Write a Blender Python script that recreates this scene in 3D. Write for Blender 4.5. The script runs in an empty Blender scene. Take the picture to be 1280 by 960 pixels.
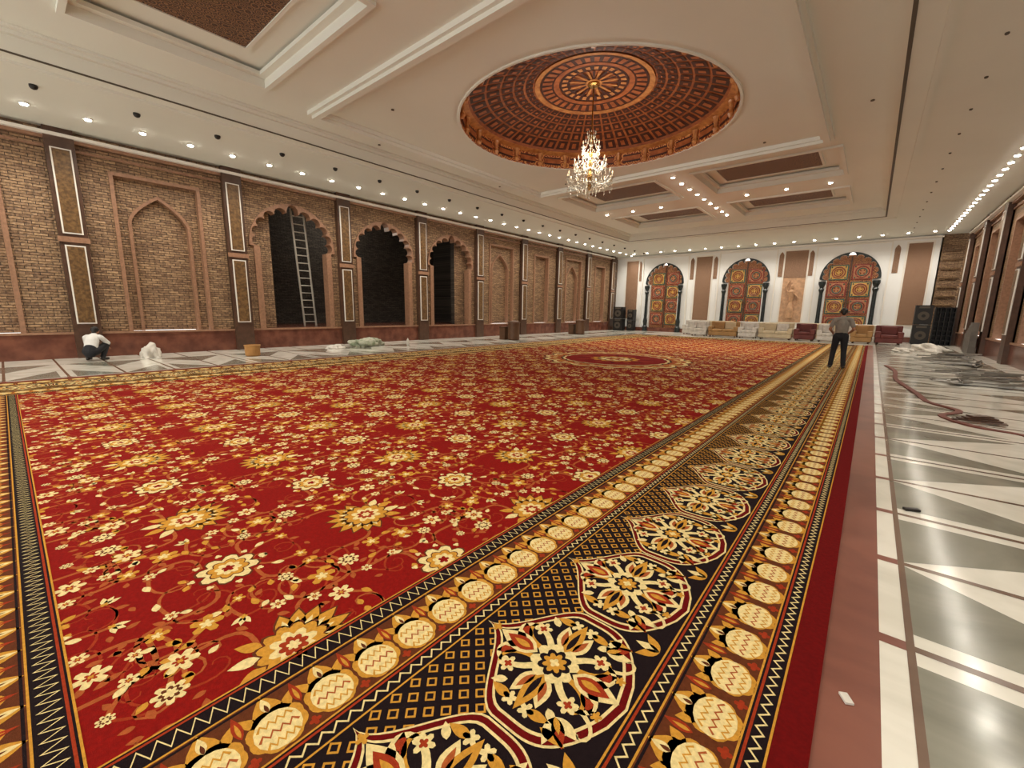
import bpy, bmesh, numpy as np, math, random
from mathutils import Vector, Matrix
from mathutils.geometry import tessellate_polygon
random.seed(7)
pi=math.pi
scene=bpy.context.scene
try:
    scene.view_settings.view_transform='Standard'
except Exception: pass

# ------------------------------------------------------------------ helpers
def lin(c):
    return tuple(((x/255.)/12.92 if x/255.<=.04045 else ((x/255.+.055)/1.055)**2.4) for x in c)+(1.,)
def newmat(name):
    m=bpy.data.materials.new(name);m.use_nodes=True
    nt=m.node_tree;b=nt.nodes.get("Principled BSDF")
    return m,nt,b
def coords(nt,axes=None):
    tc=nt.nodes.new("ShaderNodeTexCoord")
    out=tc.outputs["Object"]
    if axes:
        s=nt.nodes.new("ShaderNodeSeparateXYZ");nt.links.new(out,s.inputs[0])
        c=nt.nodes.new("ShaderNodeCombineXYZ")
        for i,a in enumerate(axes): nt.links.new(s.outputs[a.upper()],c.inputs[i])
        out=c.outputs[0]
    return out
def mat(name,rgb,rough=.6,metal=0.,var=0.,vscale=5.,bump=0.,bscale=30.,rgb2=None,spec=.5,emit=0.):
    m,nt,b=newmat(name)
    c=lin(rgb)
    b.inputs["Base Color"].default_value=c
    b.inputs["Roughness"].default_value=rough
    b.inputs["Metallic"].default_value=metal
    b.inputs["Specular IOR Level"].default_value=spec
    co=coords(nt)
    n=nt.nodes.new("ShaderNodeTexNoise");n.inputs["Scale"].default_value=vscale;n.inputs["Detail"].default_value=6
    nt.links.new(co,n.inputs["Vector"])
    r=nt.nodes.new("ShaderNodeValToRGB")
    c2=lin(rgb2) if rgb2 else tuple(x*(1-var) for x in c[:3])+(1,)
    r.color_ramp.elements[0].position=.35;r.color_ramp.elements[1].position=.65
    r.color_ramp.elements[0].color=c2;r.color_ramp.elements[1].color=c
    nt.links.new(n.outputs["Fac"],r.inputs["Fac"]);nt.links.new(r.outputs[0],b.inputs["Base Color"])
    if bump>0:
        n2=nt.nodes.new("ShaderNodeTexNoise");n2.inputs["Scale"].default_value=bscale;nt.links.new(co,n2.inputs["Vector"])
        bp=nt.nodes.new("ShaderNodeBump");bp.inputs["Strength"].default_value=bump;bp.inputs["Distance"].default_value=.02
        nt.links.new(n2.outputs["Fac"],bp.inputs["Height"]);nt.links.new(bp.outputs[0],b.inputs["Normal"])
    if emit>0:
        b.inputs["Emission Color"].default_value=c;b.inputs["Emission Strength"].default_value=emit
    return m
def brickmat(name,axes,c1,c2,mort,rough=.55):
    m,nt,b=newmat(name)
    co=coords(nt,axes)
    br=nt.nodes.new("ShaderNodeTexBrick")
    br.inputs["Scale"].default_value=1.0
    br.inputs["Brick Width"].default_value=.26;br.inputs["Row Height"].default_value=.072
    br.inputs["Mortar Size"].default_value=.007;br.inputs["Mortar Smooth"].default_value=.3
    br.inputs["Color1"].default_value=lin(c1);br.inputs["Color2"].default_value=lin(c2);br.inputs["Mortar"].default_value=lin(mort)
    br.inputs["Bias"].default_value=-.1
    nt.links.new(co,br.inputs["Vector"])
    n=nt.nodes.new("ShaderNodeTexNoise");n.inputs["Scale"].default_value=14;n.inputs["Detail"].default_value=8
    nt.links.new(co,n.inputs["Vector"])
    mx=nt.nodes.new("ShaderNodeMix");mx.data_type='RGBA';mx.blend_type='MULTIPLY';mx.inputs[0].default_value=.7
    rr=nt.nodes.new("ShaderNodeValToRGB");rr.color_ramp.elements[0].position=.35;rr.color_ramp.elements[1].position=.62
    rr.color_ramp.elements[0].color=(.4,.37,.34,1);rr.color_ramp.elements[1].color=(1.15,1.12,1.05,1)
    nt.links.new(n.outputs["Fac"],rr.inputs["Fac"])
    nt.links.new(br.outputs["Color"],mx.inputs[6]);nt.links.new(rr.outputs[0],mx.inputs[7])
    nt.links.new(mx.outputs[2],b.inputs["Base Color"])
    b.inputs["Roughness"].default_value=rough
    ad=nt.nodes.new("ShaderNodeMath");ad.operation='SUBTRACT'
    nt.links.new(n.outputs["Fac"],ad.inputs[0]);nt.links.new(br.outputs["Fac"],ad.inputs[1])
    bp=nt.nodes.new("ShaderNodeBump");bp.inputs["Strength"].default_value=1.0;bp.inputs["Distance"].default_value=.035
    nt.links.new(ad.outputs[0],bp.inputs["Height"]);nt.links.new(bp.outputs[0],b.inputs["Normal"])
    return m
def voromat(name,ca,cb,cc,scale=9,rough=.5,axes=None):
    m,nt,b=newmat(name);co=coords(nt,axes)
    v=nt.nodes.new("ShaderNodeTexVoronoi");v.inputs["Scale"].default_value=scale;v.inputs["Randomness"].default_value=.35
    nt.links.new(co,v.inputs["Vector"])
    w=nt.nodes.new("ShaderNodeMath");w.operation='MULTIPLY';w.inputs[1].default_value=26.
    s=nt.nodes.new("ShaderNodeMath");s.operation='SINE'
    nt.links.new(v.outputs["Distance"],w.inputs[0]);nt.links.new(w.outputs[0],s.inputs[0])
    mr=nt.nodes.new("ShaderNodeMapRange");mr.inputs[1].default_value=-1;mr.inputs[2].default_value=1
    nt.links.new(s.outputs[0],mr.inputs[0])
    r=nt.nodes.new("ShaderNodeValToRGB");r.color_ramp.elements[0].color=lin(ca);r.color_ramp.elements[1].color=lin(cc)
    r.color_ramp.elements[0].position=.3;r.color_ramp.elements[1].position=.95
    e=r.color_ramp.elements.new(.6);e.color=lin(cb)
    nt.links.new(mr.outputs[0],r.inputs["Fac"]);nt.links.new(r.outputs[0],b.inputs["Base Color"])
    b.inputs["Roughness"].default_value=rough
    bp=nt.nodes.new("ShaderNodeBump");bp.inputs["Strength"].default_value=.4;bp.inputs["Distance"].default_value=.02
    nt.links.new(mr.outputs[0],bp.inputs["Height"]);nt.links.new(bp.outputs[0],b.inputs["Normal"])
    return m

class MB:
    def __init__(s): s.v=[];s.f=[];s.m=[];s.mats=[]
    def mi(s,m):
        if m not in s.mats: s.mats.append(m)
        return s.mats.index(m)
    def add(s,vs,fs,m):
        o=len(s.v);s.v+= [tuple(p) for p in vs]
        k=s.mi(m)
        for f in fs: s.f.append(tuple(o+i for i in f));s.m.append(k)
    def quad(s,a,b,c,d,m): s.add([a,b,c,d],[(0,1,2,3)],m)
    def box(s,x0,x1,y0,y1,z0,z1,m,rot=0,piv=None):
        P=[(x,y,z) for z in(z0,z1) for y in(y0,y1) for x in(x0,x1)]
        if rot:
            cx,cy=piv if piv else ((x0+x1)/2,(y0+y1)/2);c,sn=math.cos(rot),math.sin(rot)
            P=[(cx+(x-cx)*c-(y-cy)*sn,cy+(x-cx)*sn+(y-cy)*c,z) for x,y,z in P]
        s.add(P,[(0,2,3,1),(4,5,7,6),(0,1,5,4),(2,6,7,3),(0,4,6,2),(1,3,7,5)],m)
    def lathe(s,cx,cy,prof,m,n=16):
        vs=[];fs=[]
        for r,z in prof:
            for i in range(n):
                a=2*pi*i/n;vs.append((cx+r*math.cos(a),cy+r*math.sin(a),z))
        for j in range(len(prof)-1):
            for i in range(n):
                fs.append((j*n+i,j*n+(i+1)%n,(j+1)*n+(i+1)%n,(j+1)*n+i))
        fs.append(tuple(range(n-1,-1,-1)));fs.append(tuple((len(prof)-1)*n+i for i in range(n)))
        s.add(vs,fs,m)
    def tube(s,pts,r,m,n=8):
        pts=[Vector(p) for p in pts];vs=[];fs=[]
        for i,p in enumerate(pts):
            t=(pts[min(i+1,len(pts)-1)]-pts[max(i-1,0)]).normalized()
            u=t.cross(Vector((0,0,1)))
            if u.length<.1: u=t.cross(Vector((0,1,0)))
            u.normalize();w=t.cross(u)
            rr=r[i] if isinstance(r,(list,tuple)) else r
            for k in range(n):
                a=2*pi*k/n;vs.append(p+u*math.cos(a)*rr+w*math.sin(a)*rr)
        for j in range(len(pts)-1):
            for k in range(n): fs.append((j*n+k,j*n+(k+1)%n,(j+1)*n+(k+1)%n,(j+1)*n+k))
        fs.append(tuple(range(n)));fs.append(tuple((len(pts)-1)*n+k for k in range(n)))
        s.add(vs,fs,m)
    def octa(s,x,y,z,r,h,m):
        s.add([(x+r,y,z),(x,y+r,z),(x-r,y,z),(x,y-r,z),(x,y,z+h),(x,y,z-h)],[(0,1,4),(1,2,4),(2,3,4),(3,0,4),(1,0,5),(2,1,5),(3,2,5),(0,3,5)],m)
    def build(s,name,parent=None,smooth=False,bevel=0,loc=None):
        me=bpy.data.meshes.new(name);me.from_pydata(s.v,[],s.f)
        for m in s.mats: me.materials.append(m)
        me.polygons.foreach_set("material_index",s.m)
        if smooth: me.polygons.foreach_set("use_smooth",[True]*len(s.f))
        bm=bmesh.new();bm.from_mesh(me);bmesh.ops.recalc_face_normals(bm,faces=bm.faces);bm.to_mesh(me);bm.free()
        me.update()
        ob=bpy.data.objects.new(name,me);bpy.context.collection.objects.link(ob)
        if parent: ob.parent=parent
        if loc: ob.location=loc
        if bevel:
            b=ob.modifiers.new("bevel","BEVEL");b.width=bevel;b.segments=3;b.limit_method='ANGLE'
        return ob
def empty(name,loc=(0,0,0)):
    e=bpy.data.objects.new(name,None);e.location=loc;bpy.context.collection.objects.link(e);return e

# ------------------------------------------------------------------ camera
fpx,yaw,pitch,roll=528.8,.6968,.1723,.0155
F=Vector((-math.sin(yaw)*math.cos(pitch),math.cos(yaw)*math.cos(pitch),-math.sin(pitch)))
R0=Vector((math.cos(yaw),math.sin(yaw),0));U0=R0.cross(F)
Rv=R0*math.cos(roll)+U0*math.sin(roll);Uv=-R0*math.sin(roll)+U0*math.cos(roll)
cd=bpy.data.cameras.new("camera");cam=bpy.data.objects.new("camera",cd);bpy.context.collection.objects.link(cam)
cam.matrix_world=Matrix(((Rv.x,Uv.x,-F.x,0),(Rv.y,Uv.y,-F.y,0),(Rv.z,Uv.z,-F.z,1.5),(0,0,0,1)))
cd.sensor_width=36;cd.lens=fpx*36/1280;cd.clip_start=.05;cd.clip_end=200
scene.camera=cam

# ------------------------------------------------------------------ dimensions / materials
XL,XR=-17.0,3.6;YF=34.0;YB=-7.0;ZS=6.0;ZI=6.4
M_brickL=brickmat("brick_yz","yz",(176,144,110),(128,98,74),(60,42,30))
M_brickF=brickmat("brick_xz","xz",(176,144,110),(128,98,74),(60,42,30))
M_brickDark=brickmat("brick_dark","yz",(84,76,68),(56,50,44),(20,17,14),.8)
M_trim=mat("carved_stone_trim",(160,120,94),.45,var=.25,vscale=12,bump=.3,bscale=40)
M_plinth=mat("brown_marble",(122,76,60),.25,rgb2=(92,54,44),vscale=3)
M_wood=mat("dark_wood",(86,60,46),.4,var=.3,vscale=8)
M_goldp=mat("gold_panel",(124,94,58),.4,rgb2=(84,60,36),vscale=14,bump=.2)
M_white=mat("white_paint",(236,232,224),.6,var=.05,vscale=.6)
M_whited=mat("white_wall_paint",(238,239,238),.5,var=.04,vscale=.6)
M_ceil=mat("ceiling_plaster",(230,232,224),.75,var=.04,vscale=.4)
M_groove=mat("gap_shade_and_dark_metal",(84,76,66),.6)  # dark tone paints the shade of the ceiling gap; also colours small fittings
M_black=mat("black_plastic",(22,20,20),.45)
M_coff=voromat("coffer_ornament",(72,46,32),(114,80,54),(152,114,80),7)

# ------------------------------------------------------------------ arches
def outline(kind,c,h,zb,spring,apex,n=11):
    if kind=='rect': return [(c-h,zb),(c-h,apex),(c+h,apex),(c+h,zb)]
    if kind=='pointed':
        L=[(c-h,zb)]
        for i in range(13):
            x=-h*(1-(i/12)**1.5)
            L.append((c+x,spring+(apex-spring)*(1-abs(x)/h)**.58))
        for i in range(11,-1,-1):
            x=h*(1-(i/12)**1.5);L.append((c+x,spring+(apex-spring)*(1-abs(x)/h)**.58))
        L.append((c+h,zb));return L
    if kind=='cusp':
        hb=h*1.02;rise=apex-spring-.12
        base=[]
        for i in range(n+1):
            t=-.28+(pi+.56)*i/n
            base.append((c-hb*math.cos(t),spring+.25+rise*.93*math.sin(t)))
        L=[(c-h*.93,zb),(c-h*.93,base[0][1]-.02)]
        for i in range(n):
            p,q=Vector(base[i]),Vector(base[i+1]);m=(p+q)/2;d=(q-p);r=d.length/2
            nrm=Vector((-d.y,d.x)).normalized();
            if nrm.dot(m-Vector((c,spring)))<0: nrm=-nrm
            for k in range(7):
                a=pi*k/6
                pt=m-d.normalized()*r*math.cos(a)+nrm*r*math.sin(a)*(1.5 if i==n//2 else .95)
                L.append((pt.x,pt.y))
        L+=[(c+h*.93,base[-1][1]-.02),(c+h*.93,zb)]
        return L
def offset(L,w,c,spring=None,smooth=None):
    out=[]
    if smooth:
        h,apex=smooth
        for a,z in L:
            if z<=spring: out.append((a+(w+.1 if a>c else -(w+.1)),z))
            else:
                v=Vector((a-c,z-spring));t=math.atan2(v.y/(apex-spring),v.x/h)
                out.append((c+(h+w+.1)*math.cos(t),spring+(apex-spring+w+.08)*math.sin(t)))
        return out
    n=len(L)
    for i in range(n):
        p=Vector(L[i]);a=Vector(L[max(i-1,0)]);b=Vector(L[min(i+1,n-1)])
        d1=(p-a);d2=(b-p)
        def nn(d): return Vector((-d.y,d.x)).normalized()
        if d1.length<1e-6: nv=nn(d2)
        elif d2.length<1e-6: nv=nn(d1)
        else:
            n1,n2=nn(d1),nn(d2);nv=(n1+n2)
            nv=nv/max(.35,1+n1.dot(n2))
        out.append((p.x+nv.x*w,p.y+nv.y*w))
    return out
def band(B,T,L,O,p0,p1,m):
    n=len(L)
    for i in range(n-1):
        B.quad(T(*L[i],p1),T(*L[i+1],p1),T(*O[i+1],p1),T(*O[i],p1),m)
        B.quad(T(*L[i],p0),T(*L[i+1],p0),T(*L[i+1],p1),T(*L[i],p1),m)
        B.quad(T(*O[i],p0),T(*O[i+1],p0),T(*O[i+1],p1),T(*O[i],p1),m)
def reveal(B,T,L,p0,p1,m):
    for i in range(len(L)-1): B.quad(T(*L[i],p0),T(*L[i+1],p0),T(*L[i+1],p1),T(*L[i],p1),m)
def fillpoly(B,T,loops,p,m):
    vs=[Vector((a,z,0)) for l in loops for a,z in l]
    tr=tessellate_polygon([[Vector((a,z,0)) for a,z in l] for l in loops])
    B.add([T(v.x,v.y,p) for v in vs],[tuple(t) for t in tr],m)
def frontU(B,T,a0,a1,zb,zt,L,p,m):
    fillpoly(B,T,[[(a0,zb)]+L+[(a1,zb),(a1,zt),(a0,zt)]],p,m)
def pbox(B,T,a0,a1,z0,z1,p0,p1,m):
    c=[T(a,z,p) for p in(p0,p1) for z in(z0,z1) for a in(a0,a1)]
    B.add(c,[(0,2,3,1),(4,5,7,6),(0,1,5,4),(2,6,7,3),(0,4,6,2),(1,3,7,5)],m)

ZB=.72
def pilaster(B,T,a,wd=.56):
    pbox(B,T,a-wd/2,a+wd/2,0,ZS,0,.2,M_wood)
    for z0,z1 in((.95,3.05),(3.35,5.5)):
        pbox(B,T,a-.2,a+.2,z0,z1,.2,.235,M_white)
        pbox(B,T,a-.168,a+.168,z0+.032,z1-.032,.235,.242,M_goldp)
    pbox(B,T,a-wd/2-.03,a+wd/2+.03,3.13,3.27,.2,.24,M_trim)
def bay(B,T,a0,a1,kind,M):
    c=(a0+a1)/2
    pbox(B,T,a0,a1,0,ZB-.06,-.02,.07,M_plinth)
    pbox(B,T,a0,a1,ZB-.06,ZB,-.02,.1,M_trim)
    h=(a1-a0)/2-.28
    if kind=='arch_niche':
        L=outline('rect',c,.98,ZB,0,5.1)
        frontU(B,T,a0,a1,ZB,ZS,L,0,M)
        reveal(B,T,L,0,-.14,M_trim);band(B,T,L,offset(L,.09,c),0,.06,M_trim)
        L2=outline('pointed',c,.68,ZB,3.85,4.65)
        frontU(B,T,c-.98,c+.98,ZB,5.1,L2,-.14,M)
        reveal(B,T,L2,-.14,-.3,M_trim);band(B,T,L2,offset(L2,.08,c),-.14,-.09,M_trim)
        fillpoly(B,T,[L2],-.3,M)
    elif kind=='rect_niche':
        L=outline('rect',c,.72,ZB,0,4.95)
        frontU(B,T,a0,a1,ZB,ZS,L,0,M);reveal(B,T,L,0,-.22,M_trim);band(B,T,L,offset(L,.1,c),0,.06,M_trim)
        fillpoly(B,T,[L],-.22,M)
    elif kind=='cusp':
        L=outline('cusp',c,1.3,ZB,3.65,4.85)
        frontU(B,T,a0,a1,ZB,ZS,L,0,M);reveal(B,T,L,0,-.3,M_trim)
        band(B,T,L,offset(L,.1,c,3.65,(1.35,5.05)),0,.06,M_trim)
    if kind!='cusp':
        Lo=[(c-h,ZB),(c-h,5.5),(c+h,5.5),(c+h,ZB)]
        band(B,T,Lo,offset(Lo,.06,c),0,.05,M_trim)
    pbox(B,T,a0,a1,5.78,5.86,0,.26,M_white)
    pbox(B,T,a0,a1,5.70,5.78,0,.12,M_trim)

P0,DP=1.5,3.93
TL=lambda a,z,p:(XL+p,a,z)
TR=lambda a,z,p:(XR-p,a,z)
B=MB()
kinds={-2:'rect_niche',-1:'rect_niche',0:'arch_niche',1:'cusp',2:'cusp',3:'cusp',4:'arch_niche',5:'rect_niche',6:'arch_niche',7:'rect_niche'}
ks=list(range(-2,8))
for k in ks:
    a0=P0+DP*k;a1=a0+DP
    bay(B,TL,a0,a1,kinds[k],M_brickL);pilaster(B,TL,a0)
pilaster(B,TL,P0+DP*8)
yy=P0+DP*8
pbox(B,TL,yy,YF,0,ZS,-.05,0,M_goldp)
for z in np.arange(.6,5.6,.62): pbox(B,TL,yy+.35,YF-.15,z,z+.5,0,.04,M_wood);pbox(B,TL,yy+.3,YF-.1,z-.05,z,0,.07,M_goldp)
fillpoly(B,TL,[[(P0+DP,ZB),(6.72,ZB),(6.72,5.5),(15.85,5.5),(15.85,ZB),(P0+DP*4,ZB),(P0+DP*4,ZS),(P0+DP,ZS)]],-.42,M_brickL)
for a in(6.72,15.85):
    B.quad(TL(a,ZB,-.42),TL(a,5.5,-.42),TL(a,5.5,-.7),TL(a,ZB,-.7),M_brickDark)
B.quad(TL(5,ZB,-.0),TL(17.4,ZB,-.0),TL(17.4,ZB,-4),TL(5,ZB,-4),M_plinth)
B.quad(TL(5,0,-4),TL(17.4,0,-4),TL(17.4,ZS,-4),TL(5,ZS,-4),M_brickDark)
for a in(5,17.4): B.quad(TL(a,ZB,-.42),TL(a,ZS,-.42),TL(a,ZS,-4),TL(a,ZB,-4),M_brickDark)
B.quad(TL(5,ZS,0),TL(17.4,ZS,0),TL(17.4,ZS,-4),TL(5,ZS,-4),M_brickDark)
# dark glazing mullions in the wide opening
for a in(9.2,13.2): pbox(B,TL,a-.04,a+.04,ZB,5.5,-.62,-.54,M_black)
B.build("wall_left")
B=MB()
for k in ks:
    a0=P0+DP*k;a1=a0+DP
    bay(B,TR,a0,a1,'arch_niche' if k%2==0 else 'rect_niche',M_brickL);pilaster(B,TR,a0)
pilaster(B,TR,P0+DP*8)
pbox(B,TR,yy,YF,0,ZS,-.05,0,M_brickL)
B.build("wall_right")

# ------------------------------------------------------------------ far wall
M_teal=mat("dark_teal_lacquer",(40,50,50),.35,rgb2=(22,26,28),vscale=10)
M_tealg=mat("teal_green_inlay",(56,104,92),.4,rgb2=(34,70,66),vscale=10)
M_door=voromat("painted_door",(92,44,32),(146,84,56),(196,140,84),5,.45,"xz")
M_doorred=mat("door_red",(140,50,40),.4,var=.3,vscale=15)
M_doororg=mat("door_orange",(186,124,88),.45,var=.3,vscale=12)
M_doorgold=mat("door_gold",(206,160,84),.35,var=.25,vscale=12)
M_pan=voromat("carved_brown_panel",(112,80,60),(146,110,84),(172,138,110),8,.5,"xz")
M_bronze=mat("warm_relief",(206,164,128),.4,var=.3,vscale=6,bump=.4,bscale=10)
TF=lambda a,z,p:(a,YF-p,z)
B=MB()
XW0,XW1=XL,2.5
doors=[-12.9,-7.15,-1.38]
edges=[XW0,-10.0,-4.25,XW1]
for i,c in enumerate(doors):
    L=outline('cusp',c,1.2,0.05,3.75,5.0)
    frontU(B,TF,edges[i],edges[i+1],0.05,ZS,L,0,M_whited)
    reveal(B,TF,L,0,-.2,M_white)
    O=offset(L,.1,c,3.75,(1.3,5.15))
    band(B,TF,[q for q in L if q[1]>3.3],[q for q,l in zip(O,L) if l[1]>3.3],0,.06,M_teal)
    Lr=[(c-1.75,.05),(c-1.75,5.75),(c+1.75,5.75),(c+1.75,.05)];band(B,TF,Lr,offset(Lr,.07,c),0,.06,M_white)
    for s in(-1,1):
        B.lathe(c+s*1.32,YF-.14,[(.2,.0),(.2,.35),(.13,.45),(.17,.8),(.11,1.1),(.1,2.9),(.16,3.1),(.1,3.2),(.19,3.45),(.2,3.6)],M_teal,14)
        cx=c+s*2.05
        Ls=outline('pointed',cx,.13,4.0,5.35,5.6);
        fillpoly(B,TF,[Ls],.03,M_pan);reveal(B,TF,Ls,0,.03,M_trim)
        pbox(B,TF,cx-.13,cx+.13,1.0,3.7,0,.03,M_whited)
for c,w in((-15.6,.5),(-10.0,.55),(-4.25,.62),(1.62,.5)):
    pbox(B,TF,c-w-.09,c+w+.09,.9,5.72,0,.04,M_white)
    pbox(B,TF,c-w,c+w,1.0,5.62,.04,.06,M_pan if c!=-4.25 else M_bronze)
c=-4.25
pbox(B,TF,c-.62,c+.62,3.9,5.62,.06,.075,M_pan)
B.lathe(c-.05,YF-.1,[(.05,1.2),(.22,1.3),(.2,1.9),(.1,2.3),(.16,2.7),(.2,3.0),(.06,3.15),(.1,3.25),(.1,3.4),(.02,3.5)],M_bronze,12)
B.tube([(c-.2,YF-.14,2.9),(c-.42,YF-.14,3.3),(c-.2,YF-.14,3.7)],.045,M_bronze)
B.tube([(c+.1,YF-.14,2.9),(c+.35,YF-.14,2.6),(c+.2,YF-.14,2.2)],.045,M_bronze)
pbox(B,TF,XW0,XW1,0,.3,0,.08,M_plinth)
pbox(B,TF,XW0,XW1,5.84,5.94,0,.2,M_white)
pbox(B,TF,XW1,XR,0,ZS,-.18,-.1,M_brickF);pbox(B,TF,XW1-.06,XW1,0,ZS,-.18,.0,M_white)
for z in np.arange(1.6,5.6,.5): pbox(B,TF,XW1+.1,XR-.25,z,z+.07,-.1,0,M_goldp)
B.build("wall_back")
for i,c in enumerate(doors):
    B=MB();Y=YF+.32
    B.box(c-1.5,c+1.5,Y,Y+.1,.3,5.2,M_door)
    B.box(c-1.5,c+1.5,Y-.08,Y,.06,.3,M_wood)
    for s in(-1,1):
        for r in range(4):
            z0=.55+r*1.05;m1,m2,m3=((M_doorred,M_doororg,M_tealg),(M_tealg,M_doorgold,M_doorred))[(r+(s>0))%2]
            B.box(c+s*.58-.48,c+s*.58+.48,Y-.03,Y,z0,z0+.92,m1)
            B.box(c+s*.58-.42,c+s*.58+.42,Y-.045,Y-.03,z0+.06,z0+.86,m2)
            for rr_,tm in((.33,M_doorred),(.22,m3)):
                pts=[(c+s*.58+rr_*math.cos(2*pi*k/16),Y-.06,z0+.46+rr_*math.sin(2*pi*k/16)) for k in range(17)]
                B.tube(pts,.03,tm,6)
            for k in range(8):
                a=2*pi*k/8;B.octa(c+s*.58+.12*math.cos(a),Y-.05,z0+.46+.12*math.sin(a),.04,.05,M_doorred if k%2 else M_doorgold)
            for sa in(-1,1):
                for sb in(-1,1): B.octa(c+s*.58+sa*.35,Y-.05,z0+.46+sb*.33,.05,.06,M_tealg)
    B.box(c-.035,c+.035,Y-.07,Y,.3,5.1,M_wood)
    for s in(-1,1): B.lathe(c+s*.1,Y-.08,[(.03,2.2),(.05,2.3),(.03,2.4)],M_goldp,8)
    B.build("door_%d"%(i+1))

# ------------------------------------------------------------------ floor
def marble(name,c1,c2,rough,scale=1.2):
    m,nt,b=newmat(name);co=coords(nt)
    n=nt.nodes.new("ShaderNodeTexNoise");n.inputs["Scale"].default_value=scale;n.inputs["Detail"].default_value=10;n.inputs["Distortion"].default_value=1.6
    nt.links.new(co,n.inputs["Vector"])
    r=nt.nodes.new("ShaderNodeValToRGB");r.color_ramp.elements[0].position=.3;r.color_ramp.elements[1].position=.6
    r.color_ramp.elements[0].color=lin(c2);r.color_ramp.elements[1].color=lin(c1)
    nt.links.new(n.outputs["Fac"],r.inputs["Fac"]);nt.links.new(r.outputs[0],b.inputs["Base Color"])
    b.inputs["Roughness"].default_value=rough
    return m
M_mw=marble("white_marble",(234,231,220),(206,203,190),.13)
M_mg=marble("grey_marble",(144,143,130),(112,111,99),.14)
M_mb=marble("maroon_stone_strip",(134,84,70),(108,64,54),.28)
M_mline=marble("dark_stone_line",(116,92,76),(96,74,60),.2)
B=MB()
B.quad((XL-.0,YB-3,0),(XR,YB-3,0),(XR,YF+.5,0),(XL,YF+.5,0),M_mw)
def fq(x0,x1,y0,y1,m,l): B.quad((x0,y0,l),(x1,y0,l),(x1,y1,l),(x0,y1,l),m)
def ft(a,b,c,m,l): B.add([a+(l,),b+(l,),c+(l,)],[(0,1,2)],m)
for (xa,sg,xe) in((.02,1,XR),(-12.34,-1,XL)):
    fq(xa-.05*sg,xa+.19*sg,YB,29,M_mb,.001)
    y=-6.3;i=0
    x0=xa+.3*sg;x1=x0+1.35*sg;x2=x1+1.35*sg
    while y<33:
        fq(xa+.19*sg,x0,y-.035,y+.035,M_mb,.0012)
        fq(x0,xe,y-.022,y+.022,M_mline,.0014)
        y1=y+.88
        if i%2==0:
            ft((x0,y+.12),(x0,y1-.02),(x1-.15*sg,y+.12),M_mg,.001);ft((x1+.1*sg,y1-.02),(x2,y1-.02),(x2,y+.12),M_mg,.001)
        else:
            ft((x0,y+.02),(x0,y1-.12),(x1-.15*sg,y1-.12),M_mg,.001);ft((x1+.1*sg,y+.02),(x2,y1-.12),(x2,y+.02),M_mg,.001)
        y=y1;i+=1
    for xx in(x0,x2): fq(xx-.015,xx+.015,YB,33,M_mline,.0016)
B.build("floor")

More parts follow.
